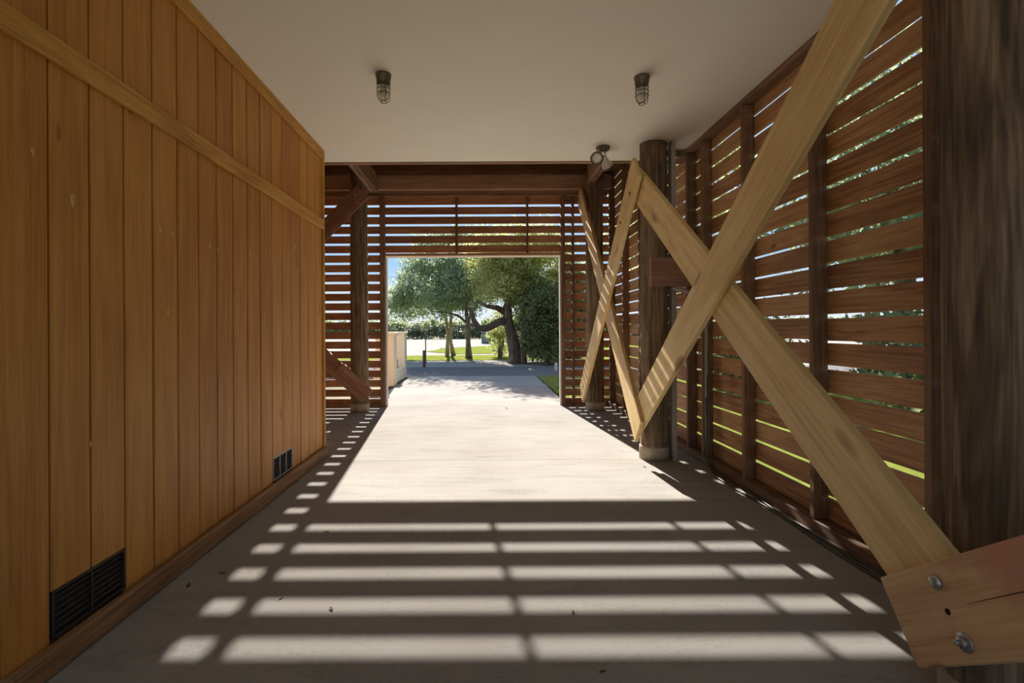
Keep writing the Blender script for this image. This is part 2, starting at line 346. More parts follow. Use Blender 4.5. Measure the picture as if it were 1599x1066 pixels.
# ------------------------------------------------------------------ panelled wall on the left
wl = empty('wall_left', (XL, 1.1, 0), kind=ST); tag(wl, 'orange-brown wall of vertical tongue and groove boards')
PW, P0 = 0.188, 1.607
k0 = int((BK - P0) / PW) - 1
ys = [P0 + PW * k for k in range(k0, 18)]
vents = [(P0 + PW + 0.0045, P0 + PW * 3 - 0.0045, 0.105, 0.275), (P0 + PW * 11 + 0.0045, P0 + PW * 13 - 0.0045, 0.105, 0.275)]
for y in ys:
    y1 = min(y + PW, LE - 0.035)
    if y1 - y < 0.02 or y1 < BK: continue
    z0 = 0.03
    for v in vents:
        if y1 - 0.01 > v[0] and y + 0.01 < v[1]: z0 = v[3]
    dxx = random.uniform(-0.0015, 0.0015)
    box('plank', XL - 0.02 + dxx, XL + dxx, y + 0.0045, y1 - 0.0045, z0, CZ - 0.01, M['panel'], wl, 0.003)
box('backing', XL - 0.12, XL - 0.021, BK, LE - 0.02, 0.0, CZ, M['pile'], wl, 0)
box('rail', XL, XL + 0.022, BK, LE - 0.035, 2.165, 2.255, M['paneltrim'], wl)
box('top_trim', XL, XL + 0.022, BK, LE, CZ - 0.085, CZ - 0.001, M['paneltrim'], wl)
box('corner_board', XL - 0.12, XL + 0.02, LE - 0.033, LE + 0.0, 0.0, CZ - 0.088, M['paneltrimz'], wl)
for i, (px, py, sc) in enumerate(((113, 308, 1.0), (251, 355, .8), (270, 362, .6), (328, 382, .9), (341, 389, .6), (391, 394, .9), (401, 402, .7), (461, 383, 1.0), (262, 485, .7), (140, 690, .5), (52, 232, .6))):
    c = un(px, py, X=XL + 0.0006); bm = bmesh.new()
    vv = [bm.verts.new((0.0, (0.011 + 0.004 * math.sin(k * 2.1 + i)) * sc * math.cos(k * math.pi / 5), (0.026 + 0.008 * math.sin(k * 1.7 + i * 2)) * sc * math.sin(k * math.pi / 5))) for k in range(10)]
    f = bm.faces.new(vv); g = bmesh.ops.extrude_face_region(bm, geom=[f]); bmesh.ops.translate(bm, vec=(0.0012, 0, 0), verts=[v for v in g['geom'] if isinstance(v, bmesh.types.BMVert)])
    bmesh.ops.recalc_face_normals(bm, faces=bm.faces); from_bm('putty_spot', bm, c, M['putty'], wl)
bl = box('baseboard_left', XL, XL + 0.042, BK, LE, 0.001, 0.1, M['sill'], None, 0.012); tag(bl, 'worn brown base board along the panelled wall', kind=ST)

# the wall turning left behind the panelled wall, far left side, back
wr = empty('wall_return', (-3.2, LE - 0.05, 0), kind=ST); tag(wr, 'board wall turning the corner behind the panelled wall')
x = XL - 0.125
while x > LX:
    box('plank', max(x - 0.185, LX), x, LE - 0.025, LE, 0.0, RZ, M['panel'], wr, 0.003); x -= 0.188
box('backing', LX, XL - 0.125, LE - 0.12, LE - 0.026, 0.0, RZ, M['pile'], wr, 0)
ws = empty('wall_side', (LX, 6.4, 0), kind=ST); tag(ws, 'board wall at the far left of the porch bay')
y = LE
while y < DY + 0.05:
    box('plank', LX - 0.025, LX, y, y + 0.185, 0.0, RZ, M['panel'], ws, 0.003); y += 0.188
# vents in the panelled wall
for i, (a, b, z0, z1) in enumerate(vents):
    lab = ('dark louvred vent low in the panelled wall, nearest the viewer', 'grey framed vent with three dark cells near the end of the panelled wall')[i]
    v = empty('wall_vent', (XL - 0.012, (a + b) / 2, z0), lab, 'vent')
    fm = M['ventframedark'] if i == 0 else M['ventframe']
    box('back_plate', XL - 0.0205, XL - 0.018, a, b, z0, z1, M['ventdark'], v, 0)
    t = 0.010
    box('frame', XL - 0.018, XL + 0.002, a, b, z1 - t, z1, fm, v, 0.001); box('frame', XL - 0.018, XL + 0.002, a, b, z0, z0 + t, fm, v, 0.001)
    nb = 3 if i else 2
    for k in range(nb + 1):
        yy = a + (b - a - t) * k / nb
        box('frame_bar', XL - 0.018, XL + 0.002, yy, yy + t, z0 + t, z1 - t, fm, v, 0.001)
    for k in range(6):
        zz = z0 + 0.02 + k * (z1 - z0 - 0.03) / 6
        box('louver', XL - 0.016, XL - 0.006, a + t, b - t, zz, zz + 0.012, M['ventdark'], v, 0.001, rot=(0, 0.5, 0))

# ------------------------------------------------------------------ slatted wall on the right
rw = empty('wall_right', (XR, 2.7, 0), kind=ST); tag(rw, 'slatted wall of horizontal brown boards on studs')
SP, SH = 0.1525, 0.133
studs = [-1.59, -0.97, -0.18, 0.61, 1.40, 2.20, 2.99, 3.79, 4.50, 4.84, 5.60, 6.35, 7.10, 7.85]
for y in studs:
    box('stud', XR, XR + 0.089, y, y + 0.04, 0.072, (CZ - 0.04) if y < CE else RZ - 0.02, M['stud'], rw)
segs = [(BK, 0.63), (0.633, 3.01), (3.013, 5.62), (5.623, DY)]
for s, (a, b) in enumerate(segs):
    for k in range(25 if s == 3 else 19):
        z = 0.062 + k * SP + random.uniform(-0.004, 0.004)
        if z < 0.075 and k > 0: continue
        hh = SH + random.uniform(-0.004, 0.004)
        if s < 3 and z + hh > CZ: hh = CZ - z - 0.003
        box('slat', XR + 0.0895, XR + 0.1085, a, b, z, z + hh, M['slat'], rw, 0.003, rot=(random.uniform(-0.0022, 0.0022), 0, 0))
box('sole_plate', XR - 0.002, XR + 0.12, BK, DY, 0.0, 0.071, M['study'], rw, 0.005)
box('top_plate', XR - 0.004, XR + 0.089, BK, CE, CZ - 0.038, CZ - 0.001, M['study'], rw)
box('top_plate', XR, XR + 0.12, CE + 0.06, DY, RZ - 0.2, RZ, M['study'], rw)

# ------------------------------------------------------------------ door wall at the far end
dw = empty('wall_far', (-0.2, DY, 0), kind=ST); tag(dw, 'slatted far wall around the wide open doorway')
JL, JR, DZ = -1.565, 1.205, 2.375
SLAT, PIT = 0.1155, 0.1518
zs = []
z = 3.17 + 0.02                                        # bottom edge of the top slat
while z > 0.0: zs.append(z); z -= PIT
zs[0:0] = []
for z in zs:
    if z > DZ + 0.02:
        for a, b in ((JL - 0.02, -0.44), (-0.437, 0.675), (0.678, JR + 0.02)):
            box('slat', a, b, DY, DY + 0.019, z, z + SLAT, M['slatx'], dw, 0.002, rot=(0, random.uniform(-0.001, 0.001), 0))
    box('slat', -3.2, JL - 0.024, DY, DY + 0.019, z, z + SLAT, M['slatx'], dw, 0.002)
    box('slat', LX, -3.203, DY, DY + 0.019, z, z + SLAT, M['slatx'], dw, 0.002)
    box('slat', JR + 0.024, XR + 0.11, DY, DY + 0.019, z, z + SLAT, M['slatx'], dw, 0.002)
for xx in (-0.455, 0.66): box('mullion', xx, xx + 0.036, DY - 0.06, DY - 0.001, DZ + 0.035, TOP - 0.005, M['stud'], dw)
box('door_header', JL, JR, DY - 0.07, DY - 0.001, DZ, DZ + 0.034, M['studx'], dw)
box('door_post', JL - 0.08, JL - 0.001, DY - 0.09, DY - 0.001, 0.0, TOP - 0.001, M['stud'], dw)
box('door_post', JR + 0.001, JR + 0.06, DY - 0.09, DY - 0.001, 0.0, TOP - 0.001, M['stud'], dw)
box('wall_stud', JR + 0.17, JR + 0.21, DY - 0.07, DY - 0.001, 0.0, TOP - 0.001, M['stud'], dw)
box('wall_stud', -2.6, -2.56, DY - 0.05, DY - 0.001, 0.0, TOP - 0.001, M['stud'], dw)
box('wall_stud', -3.7, -3.66, DY - 0.05, DY - 0.001, 0.0, TOP - 0.001, M['stud'], dw)
box('wall_plate', LX, XR, DY - 0.07, DY + 0.019, TOP + 0.004, TOP + 0.042, M['studx'], dw)
box('bottom_board', LX, JL - 0.08, DY - 0.03, DY + 0.019, 0.0, 0.035, M['studx'], dw)
box('bottom_board', JR + 0.06, XR, DY - 0.03, DY + 0.019, 0.0, 0.035, M['studx'], dw)
d1 = empty('trim_1', (-0.2, DY + 0.02, 0), kind=ST); tag(d1, 'thin white edging around the doorway')
box('jamb', JL - 0.022, JL + 0.012, DY + 0.0195, DY + 0.09, 0.0, DZ + 0.015, M['white'], d1)
box('jamb', JR - 0.012, JR + 0.022, DY + 0.0195, DY + 0.09, 0.0, DZ + 0.015, M['white'], d1)
box('head', JL + 0.013, JR - 0.013, DY + 0.0195, DY + 0.09, DZ - 0.015, DZ + 0.02, M['white'], d1)

# beams and deck over the porch bay
de = empty('porch_deck', (-1.4, 6.7, RZ), kind=ST); tag(de, 'dark deck boards overhead beyond the ceiling edge')
y = CE + 0.055
while y < DY + 0.5:
    box('plank', LX - 0.05, XR + 0.15, y, y + 0.138, RZ, RZ + 0.03, M['studx'], de); y += 0.141
box('decking', LX - 0.05, XR + 0.15, CE, DY + 0.5, RZ + 0.031, RZ + 0.09, M['studx'], de, 0)
fa = box('trim_2', LX, 2.12, CE + 0.001, CE + 0.05, CZ - 0.012, RZ, M['studx']); tag(fa, 'brown rim board closing the edge of the ceiling', kind=ST)
def beam(name, x0, x1, y0, y1, z0, z1, mat, label):
    e = empty(name, ((x0 + x1) / 2, (y0 + y1) / 2, z0), label, 'beam')
    return e
b1 = beam('porch_beam', LX, XR, 7.72, 7.80, 3.30, 3.53, None, 'deep brown double beam spanning above the slatted doorway')
box('board', LX, XR, 7.70, 7.738, 3.345, 3.54, M['studx'], b1); box('board', LX, XR, 7.742, 7.78, 3.345, 3.54, M['studx'], b1)
b2 = beam('rim_joist', LX, XR + 0.1, 7.96, 8.05, 3.345, RZ, None, 'brown rim joist above and behind the double beam')
box('board', LX, XR + 0.1, DY - 0.06, DY - 0.02, 3.345, 3.60, M['studx'], b2); box('board', LX, XR + 0.1, DY - 0.02, DY + 0.02, 3.345, RZ, M['studx'], b2)
box('ledger', LX, XR + 0.1, DY - 0.13, DY - 0.061, 3.62, 3.70, M['studx'], b2)
for xx, y1, zb, lab in ((-1.665, 7.69, 3.30, 'brown girder running overhead beside the left post by the doorway'), (1.575, 7.40, 3.36, 'brown girder running overhead onto the right post by the doorway')):
    g = beam('girder', xx - 0.06, xx + 0.06, CE, y1, zb, zb + 0.24, None, lab)
    box('board', xx - 0.060, xx - 0.003, CE + 0.051, y1, zb, zb + 0.24, M['study'], g); box('board', xx + 0.003, xx + 0.060, CE + 0.051, y1, zb, zb + 0.24, M['study'], g)

# ------------------------------------------------------------------ round timber piles
def pile(loc, r, top, label, collar=0.125, seed=0):
    e = empty('timber_pile', (loc[0], loc[1], 0), label, 'post')
    bm = bmesh.new(); rs = random.Random(seed); n = 36; lv = 22
    ph = [rs.uniform(0, 6.28) for _ in range(8)]
    rings = []
    for i in range(lv + 1):
        z = 0.02 + (top - 0.02) * i / lv; rr = r * (1.03 - 0.05 * i / lv); ring = []
        for k in range(n):
            a = 2 * math.pi * k / n
            d = 0.010 * math.sin(3 * a + ph[0] + 0.4 * z) + 0.006 * math.sin(7 * a + ph[1] + 0.2 * math.sin(z * 2 + ph[2])) + 0.004 * math.sin(13 * a + ph[3]) - (0.010 if (k * 7 + seed) % 11 == 0 else 0)
            q = rr * (1 + d * 2.0)
            ring.append(bm.verts.new((q * math.cos(a), q * math.sin(a), z)))
        rings.append(ring)
    for p, q in zip(rings, rings[1:]):
        for k in range(n): bm.faces.new((p[k], p[(k + 1) % n], q[(k + 1) % n], q[k]))
    bm.faces.new(rings[0][::-1]); bm.faces.new(rings[-1])
    from_bm('shaft', bm, (loc[0], loc[1], 0), M['pile'], e, True)
    if collar:
        lathe('collar', [(0, 0.0), (r * 1.10, 0.0), (r * 1.09, collar - 0.012), (r * 1.05, collar), (r * 0.9, collar)], (loc[0], loc[1], 0.001), M['collar'], e, 32)
    return e
pile((1.573, 4.71), 0.124, CZ + 0.0, 'dark round timber post between the two crossed braces', seed=3)
pile((1.575, 1.545), 0.137, CZ + 0.0, 'large dark round timber post at the right edge, nearest the viewer', seed=5)
pile((1.64, 7.55), 0.130, 3.545, 'dark round timber post right of the doorway', seed=8)
pile((-1.86, 7.52), 0.128, 3.545, 'brownish round timber post left of the doorway', seed=11)

# ------------------------------------------------------------------ brace boards
def brace(label, p, q, width, mat, nrm, ext=(0, 0), bolts=(), thick=0.038, name='brace_board', holes=(), stain=None, group=None):
    p, q = Vector(p), Vector(q); d = (q - p).normalized(); p = p - d * ext[0]; q = q + d * ext[1]
    n = Vector(nrm).normalized(); n = (n - d * n.dot(d)).normalized()
    p = p - n * (thick / 2); q = q - n * (thick / 2)             # p, q given on the visible face; n points at the viewer's side
    base = p if p.z < q.z else q
    e = empty(name, base, label, 'brace', group)
    board('plank', p, q, width, thick, n, mat, e)
    up = n.cross(d); up = up if up.z > 0 else -up
    for s, t, kind in bolts:                                      # s metres from lower end, t across
        low, dd = (p, d) if p.z < q.z else (q, -d)
        c = low + dd * s + up * t + n * (thick / 2)
        if kind == 'round': lathe('bolt', [(0.0, 0.017), (0.010, 0.0165), (0.017, 0.012), (0.0215, 0.005), (0.022, 0.0), (0.0, 0.0)], c, M['steel'], e, 16, n)
        elif kind == 'nut':
            lathe('washer', [(0, 0.004), (0.0265, 0.004), (0.027, 0.0), (0, 0)], c, M['steel'], e, 20, n)
            lathe('nut', [(0, 0.016), (0.0150, 0.016), (0.0165, 0.013), (0.0165, 0.004), (0, 0.004)], c, M['steel'], e, 6, n)
            lathe('bolt', [(0, 0.03), (0.006, 0.03), (0.007, 0.027), (0.007, 0.015), (0, 0.015)], c, M['steel'], e, 10, n)
        elif kind == 'small': lathe('bolt', [(0, 0.012), (0.010, 0.011), (0.016, 0.004), (0.016, 0.0), (0, 0)], c, M['steel'], e, 10, n)
        elif kind == 'hole': lathe('hole', [(0, 0.0012), (0.009, 0.0012), (0.0095, 0.0), (0, 0)], c, M['hole'], e, 14, n)
        elif kind == 'slot':
            lathe('slot', [(0, 0.0012), (0.019, 0.0012), (0.0195, 0.0), (0, 0)], c, M['hole'], e, 14, n)
    return e
W12 = 0.286
NX = (-1, 0, 0)
brace('pale wide plank in front of the near X brace, rising to the top right', un(1000, 640, X=1.395), un(1340, 10, X=1.325), W12, M['brace'], NX, (0.24, 0.38))
brace('pale wide plank behind in the near X brace, falling to the lower right', un(1428, 886, X=1.398), un(1030, 339, X=1.398), W12, M['brace'], NX, (0.16, 0.80))
cu, cl = un(1375, 905, X=1.36), un(1425, 1045, X=1.36); c0 = (cu + cl) / 2; cd = (un(1599, 840, X=1.36) - cu).normalized()
brace('reddish plank end with bolts in the lower right corner', c0, c0 + cd * 3.3, 0.262, M['brace_pink'], NX, (0, 0),
      [(0.235, 0.078, 'round'), (0.235, -0.078, 'nut'), (0.225, 0.0, 'hole')])
brace('pale far X brace plank leaning from the middle post top to the doorway post foot', un(908, 610, X=1.40), un(988, 282, X=1.345), W12, M['brace'], NX, (0.1, 0.14),
      [(3.5, -0.03, 'slot'), (3.1, 0.05, 'slot'), (0.2, 0.0, 'slot')])
brace('pale plank of the far X brace rising from the foot of the middle post', un(986, 640, X=1.365), un(905, 305, X=1.47), W12, M['brace'], NX, (0.26, 0.05))
NY = (0, -1, 0)
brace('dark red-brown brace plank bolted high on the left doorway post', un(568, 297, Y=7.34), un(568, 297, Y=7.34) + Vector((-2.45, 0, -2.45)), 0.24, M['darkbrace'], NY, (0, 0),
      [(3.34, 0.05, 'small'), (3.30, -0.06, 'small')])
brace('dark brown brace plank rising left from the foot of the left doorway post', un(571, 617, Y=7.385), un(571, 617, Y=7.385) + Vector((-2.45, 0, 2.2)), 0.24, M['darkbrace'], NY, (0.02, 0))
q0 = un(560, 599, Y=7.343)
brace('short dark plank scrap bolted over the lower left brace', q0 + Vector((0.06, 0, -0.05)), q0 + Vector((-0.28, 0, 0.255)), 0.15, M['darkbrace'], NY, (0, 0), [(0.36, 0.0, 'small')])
# drying crack along the bolted plank end
cc = [o for o in bpy.data.objects if o.get('label', '').startswith('reddish plank end')][0]
k0_ = c0 + cd * 0.30 - Vector((0, 0, 1)).cross(cd).cross(cd) * 0.0 + Vector((-0.0005, 0, 0.012))
tube('crack', [k0_, k0_ + cd * 0.18 + Vector((0, 0, 0.004)), k0_ + cd * 0.5, k0_ + cd * 0.9], [0.0006, 0.0018, 0.0014, 0.0006], M['crack'], cc, 6)

# board stub, blocking and strips at the middle post
e = empty('blocking_board', (1.72, 4.53, 1.58), 'short red-brown board fixed across the middle post', 'board')
box('board', 1.495, 2.02, 4.535, 4.573, 1.585, 1.845, M['darkbrace'], e)
e = empty('post_strip', (1.74, 4.63, 0.0), 'grey weathered upright strip beside the middle post', 'board')
box('board', 1.705, 1.745, 4.60, 4.69, 0.0, CZ - 0.005, M['conduit'], e)
e = empty('ceiling_block', (1.84, 4.9, 2.86), 'dark green-brown block under the ceiling beside the middle post', 'board')
box('board', 1.76, 1.935, 4.86, 4.90, 2.865, CZ - 0.002, M['pile'], e)

# ------------------------------------------------------------------ conduits and cables
def run(name, pts, r, mat, label, cat, sides=8):
    o = tube(name, pts, r, mat, None, sides); tag(o, label, cat); return o
run('conduit', [(1.925, 4.40, 0.075), (1.925, 4.40, 0.6), (1.926, 4.40, 1.2), (1.925, 4.40, 1.55), (1.90, 4.43, 1.66), (1.82, 4.48, 1.71), (1.76, 4.515, 1.72)], 0.014, M['conduit'], 'thin grey conduit climbing the slatted wall behind the braces', 'pipe')
run('conduit', [(1.90, 4.50, 1.48), (1.80, 4.52, 1.54), (1.72, 4.54, 1.56), (1.70, 4.56, 1.575)], 0.018, M['conduit'], 'short curved grey pipe under the board stub on the middle post', 'pipe')
for i in range(3):
    off = 0.016 * i; pts = []
    yy = 4.38
    pts += [(1.927 - off * 0.3, 4.36 + off, 1.0 - 0.2 * i), (1.927 - off * 0.3, 4.35 + off, 0.35), (1.92 - off, 4.30 + off, 0.09), (1.915 - off, 4.2, 0.013)]
    k = 0
    while yy > 0.6:
        yy -= 0.22; pts.append((1.918 - off * 1.2 + 0.012 * math.sin(k * 1.1 + i * 2) - 0.012, yy - 0.1, 0.0095)); k += 1
    run('cable', pts, 0.0065, M['cable'], ('black cable lying along the sill, nearest the slatted wall', 'black cable lying along the sill, middle of the three', 'black cable lying along the sill, nearest the sunlit floor')[i], 'cable', 6)

# ------------------------------------------------------------------ caged ceiling lights
def jelly(loc, label, rz):
    e = empty('caged_ceiling_light', loc, label, 'lamp', 'caged lights on the ceiling')
    lathe('canopy', [(0, 0), (0.052, 0), (0.053, -0.012), (0.048, -0.022), (0.046, -0.052), (0.040, -0.058), (0.040, -0.068), (0, -0.068)], loc, M['bronze'], e, 28)
    lathe('glass_jar', [(0.0335, -0.068), (0.036, -0.075), (0.0365, -0.135), (0.033, -0.158), (0.020, -0.172), (0.0, -0.175)], loc, M['glass'], e, 24)
    lathe('bulb', [(0.0, -0.068), (0.012, -0.072), (0.014, -0.09), (0.022, -0.115), (0.022, -0.128), (0.014, -0.142), (0, -0.147)], loc, M['lens'], e, 16)
    bm = bmesh.new()
    for z in (-0.075, -0.103, -0.132): ring_bm(bm, (0, 0, z), 0.0435, 0.0022)
    ring_bm(bm, (0, 0, -0.186), 0.020, 0.0022)
    for k in range(4):
        a = math.pi / 2 * k + rz; c, s = math.cos(a), math.sin(a)
        tube_bm(bm, [(0.045 * c, 0.045 * s, -0.05), (0.0435 * c, 0.0435 * s, -0.12), (0.0425 * c, 0.0425 * s, -0.155), (0.036 * c, 0.036 * s, -0.175), (0.020 * c, 0.020 * s, -0.186)], 0.0024, 6)
    from_bm('wire_cage', bm, loc, M['wire'], e, True)
    return e
jelly((-0.672, 3.40, CZ), 'caged glass ceiling light on the left, above the panelled wall side', 0.5)
jelly((1.08, 3.45, CZ), 'caged glass ceiling light on the right, near the wooden braces', 0.15)
# twin flood light
fp = Vector((1.125, 4.78, CZ))
e = empty('twin_flood_light', fp, 'small twin flood light on the ceiling beside the middle post', 'lamp')
lathe('mounting_plate', [(0, 0), (0.066, 0), (0.066, -0.015), (0.055, -0.030), (0.03, -0.036), (0, -0.036)], fp, M['bronze'], e, 28)
def head(a, b, d, lens):
    tube('arm', [a, (Vector(a) + Vector(b)) / 2 + Vector((0, 0, 0.004)), b], 0.011, M['lampwhite'], e, 10, fp)
    d = Vector(d).normalized()
    h = lathe('lamp_head', [(0, -0.062), (0.020, -0.06), (0.030, -0.045), (0.034, -0.01), (0.050, 0.03), (0.056, 0.052), (0.056, 0.062), (0.047, 0.062), (0.047, 0.052)], Vector(b), M['lampwhite'], e, 24, d)
    lathe('rim', [(0.0575, 0.048), (0.060, 0.052), (0.060, 0.064), (0.048, 0.066), (0.0472, 0.058)], Vector(b), M['wire'], e, 24, d)
    lathe('lens', [(0.0, 0.056), (0.03, 0.055), (0.0465, 0.051), (0.0465, 0.048), (0, 0.048)], Vector(b), M['lens'], e, 20, d)
head(fp + Vector((-0.02, -0.01, -0.035)), fp + Vector((-0.055, -0.03, -0.115)), (-0.35, -0.85, -0.28), True)
head(fp + Vector((0.02, 0.0, -0.035)), fp + Vector((0.035, 0.04, -0.125)), (0.55, 0.55, -0.75), True)

# ------------------------------------------------------------------ leaves on the floor
def leaf_mesh(s, curl):
    bm = bmesh.new(); prof = [(-1, 0.0), (-0.6, 0.28), (-0.1, 0.42), (0.45, 0.30), (1, 0.0)]
    rows = []
    for x, wd in prof:
        z = curl * x * x * s
        rows.append([bm.verts.new((x * s, -wd * s, z + wd * curl * s)), bm.verts.new((x * s, 0, z)), bm.verts.new((x * s, wd * s, z + wd * curl * s))])
    for a, b in zip(rows, rows[1:]):
        bm.faces.new((a[0], b[0], b[1], a[1])); bm.faces.new((a[1], b[1], b[2], a[2]))
    g = bmesh.ops.extrude_face_region(bm, geom=list(bm.faces))
    bmesh.ops.translate(bm, vec=(0, 0, 0.0018), verts=[v for v in g['geom'] if isinstance(v, bmesh.types.BMVert)])
    bmesh.ops.recalc_face_normals(bm, faces=bm.faces)
    return bm
spots = [(790, 637, 'dry brown leaf on the sunlit floor just inside the doorway', 0.035), (515, 950, 'curled dry leaf in the left half of a sunlit stripe', 0.016),
         (893, 958, 'dry leaf in the sunlit stripe right of its mullion shadow', 0.016), (938, 1050, 'dry leaf in the dark at the bottom edge of the floor', 0.014),
         (509, 829, 'dry leaf at the left of the farthest narrow sunlit stripe', 0.014), (1005, 730, 'dry leaf beside the collar of the middle post', 0.02),
         (345, 893, 'thin dry leaf in the shade beside the row of light spots', 0.02), (292, 912, 'thin dry leaf close to the panelled wall base board', 0.022),
         (1276, 847, 'flat dry leaf in the shade near the cables', 0.024), (437, 932, 'small leaf in the shade above a sunlit stripe', 0.013)]
for px, py, lab, s in spots:
    p = un(px, py, Z=0.0); bm = leaf_mesh(s, 0.22)
    o = from_bm('fallen_leaf', bm, (p.x, p.y, 0.001), M['dryleaf']); o.rotation_euler[2] = random.uniform(0, 6.28); tag(o, lab, 'leaf', 'dry leaves on the floor')

# ------------------------------------------------------------------ outside : cream pillars, bollards, markers
def pillar(x0, x1, y0, y1, h, label):
    e = empty('cream_pillar', ((x0 + x1) / 2, (y0 + y1) / 2, 0), label, 'pillar')
    box('shaft', x0, x1, y0, y1, -0.004, h - 0.07, M['cream'], e, 0.008); box('cap', x0 - 0.03, x1 + 0.03, y0 - 0.03, y1 + 0.03, h - 0.0695, h, M['cream'], e, 0.01)
pillar(-2.36, -1.965, 10.9, 11.3, 1.16, 'cream pillar left of the driveway, nearer the doorway')
pillar(-2.44, -2.045, 12.9, 13.24, 1.17, 'cream pillar left of the driveway, farther from the doorway')
pl = empty('planter_wall', (-2.3, 12.1, 0), 'low cream planter wall between the two pillars', 'planter')
box('front_wall', -2.16, -2.045, 11.305, 12.895, -0.02, 0.24, M['cream'], pl, 0.01); box('back_wall', -2.50, -2.40, 11.305, 12.895, -0.02, 0.24, M['cream'], pl, 0.01)
box('coping', -2.18, -2.03, 11.335, 12.865, 0.241, 0.275, M['cream'], pl, 0.008); box('soil', -2.399, -2.161, 11.305, 12.895, -0.02, 0.20, M['soil'], pl, 0)
def bollard(px, py, hgt, r, label):
    p = un(px, py, Z=-0.03); e = empty('wooden_bollard', (p.x, p.y, -0.035), label, 'bollard')
    lathe('post', [(0, 0), (r * 1.05, 0), (r, hgt * 0.5), (r * 0.97, hgt - 0.03), (r * 0.8, hgt), (0, hgt + 0.005)], (p.x, p.y, -0.035), M['darkwood'], e, 14)
    lathe('band', [(r * 1.01, hgt - 0.10), (r * 1.04, hgt - 0.095), (r * 1.04, hgt - 0.07), (r * 1.01, hgt - 0.065)], (p.x, p.y, -0.035), M['bronze'], e, 14)
bollard(662, 572, 0.56, 0.050, 'dark wooden bollard on the verge beside the thin sign pole')
bollard(780, 560, 0.50, 0.075, 'dark wooden bollard beside the thick leaning tree trunk')
p = un(664.5, 566, Z=-0.03); e = empty('sign_pole', (p.x, p.y, -0.035), 'thin dark pole standing just behind the left bollard', 'pole')
tube('pole', [(p.x, p.y, -0.035), (p.x, p.y, 1.18)], 0.022, M['bronze'], e, 8); box('plate', p.x - 0.045, p.x + 0.045, p.y - 0.032, p.y - 0.022, 1.06, 1.17, M['bronze'], e, 0.002)
p = un(868, 580, Z=-0.02); e = empty('marker_post', (p.x, p.y, -0.02), 'small white marker post at the right edge of the drive', 'marker')
lathe('post', [(0, 0), (0.045, 0), (0.045, 0.2), (0.03, 0.225), (0, 0.23)], (p.x, p.y, -0.02), M['white'], e, 12)
lathe('band', [(0.0455, 0.15), (0.047, 0.152), (0.047, 0.175), (0.0455, 0.177)], (p.x, p.y, -0.02), M['conduit'], e, 12)
# shed
p = un(766, 536, Z=-0.04); sh = empty('garden_shed', (p.x, p.y, -0.04), 'small grey-green shed far behind the thin trunks', 'shed')
box('walls', p.x - 0.85, p.x + 0.85, p.y, p.y + 2.0, -0.04, 1.05, M['shed'], sh, 0.01)
bm = bmesh.new(); zz = 1.06
A = [bm.verts.new((sx_, yy_, zz_)) for yy_ in (-0.12, 2.12) for sx_, zz_ in ((-0.98, 0), (0.98, 0), (0.35, 0.62), (-0.35, 0.62))]
for f in ((0, 1, 2, 3), (7, 6, 5, 4), (0, 4, 5, 1), (1, 5, 6, 2), (2, 6, 7, 3), (3, 7, 4, 0)): bm.faces.new([A[i] for i in f])
bmesh.ops.recalc_face_normals(bm, faces=bm.faces); from_bm('roof', bm, (p.x, p.y, zz), M['shedroof'], sh)
box('door', p.x - 0.35, p.x + 0.35, p.y - 0.03, p.y - 0.001, 0.0, 0.98, M['shedroof'], sh, 0.004)
# power line
pw = un(620, 432, Y=42); run('power_line', [(pw.x + t, 42, pw.z + 0.00012 * t * t) for t in range(-60, 61, 10)], 0.012, M['cable'], 'thin power line crossing the blue sky', 'wire', 6)

# ------------------------------------------------------------------ foliage
def leaf_cloud(clumps, per, spread, size, flat=0.6):
    """numpy diamonds: clumps (n,3) -> verts, faces"""
    c = np.repeat(np.asarray(clumps, float), per, axis=0); n = len(c)
    p = c + RNG.normal(size=(n, 3)) * np.array([spread, spread, spread * flat])
    a = RNG.normal(size=(n, 3)); a /= np.linalg.norm(a, axis=1)[:, None]
    b = RNG.normal(size=(n, 3)); b = np.cross(a, b); b /= np.linalg.norm(b, axis=1)[:, None]
    s = size * RNG.uniform(0.6, 1.4, (n, 1))
    v = np.empty((n, 4, 3)); v[:, 0] = p - a * s; v[:, 1] = p + b * s * 0.42; v[:, 2] = p + a * s; v[:, 3] = p - b * s * 0.42
    return v.reshape(-1, 3)
def cloud_obj(name, V, loc, mat, parent=None):
    V = V - np.array(loc); n = len(V) // 4
    me = bpy.data.meshes.new(name); me.vertices.add(4 * n); me.vertices.foreach_set('co', V.astype(np.float32).ravel())
    me.loops.add(4 * n); me.loops.foreach_set('vertex_index', np.arange(4 * n, dtype=np.int32))
    me.polygons.add(n); me.polygons.foreach_set('loop_start', np.arange(0, 4 * n, 4, dtype=np.int32))
    me.update(calc_edges=True)
    o = mesh_obj(name, me, loc, mat, parent); o['kind'] = 'stuff'; return o
def blob(c, r, n, hollow=0.55):
    d = RNG.normal(size=(n, 3)); d /= np.linalg.norm(d, axis=1)[:, None]
    rad = RNG.uniform(hollow, 1.0, (n, 1)) ** 0.6
    return np.asarray(c) + d * rad * np.asarray(r)
def tree(label, base, limbs, blobs, mat, bark, per=60, spread=0.28, size=0.07, name='tree', cat='tree', group=None, extra=None):
    e = empty(name, base, label, cat, group)
    for i, (pts, rads) in enumerate(limbs):
        tube('trunk' if i == 0 else 'branch', pts, rads, bark, e, 10, base)
    cl = np.vstack([blob(*b) for b in blobs]); cl = cl + RNG.normal(size=cl.shape) * 0.22
    cloud_obj('foliage', leaf_cloud(cl, per, spread, size), base, mat, e)
    if extra:
        cl2 = np.vstack([blob(*b) for b in extra[0]]); cloud_obj('foliage', leaf_cloud(cl2, per, spread, size), base, extra[1], e)
    return e
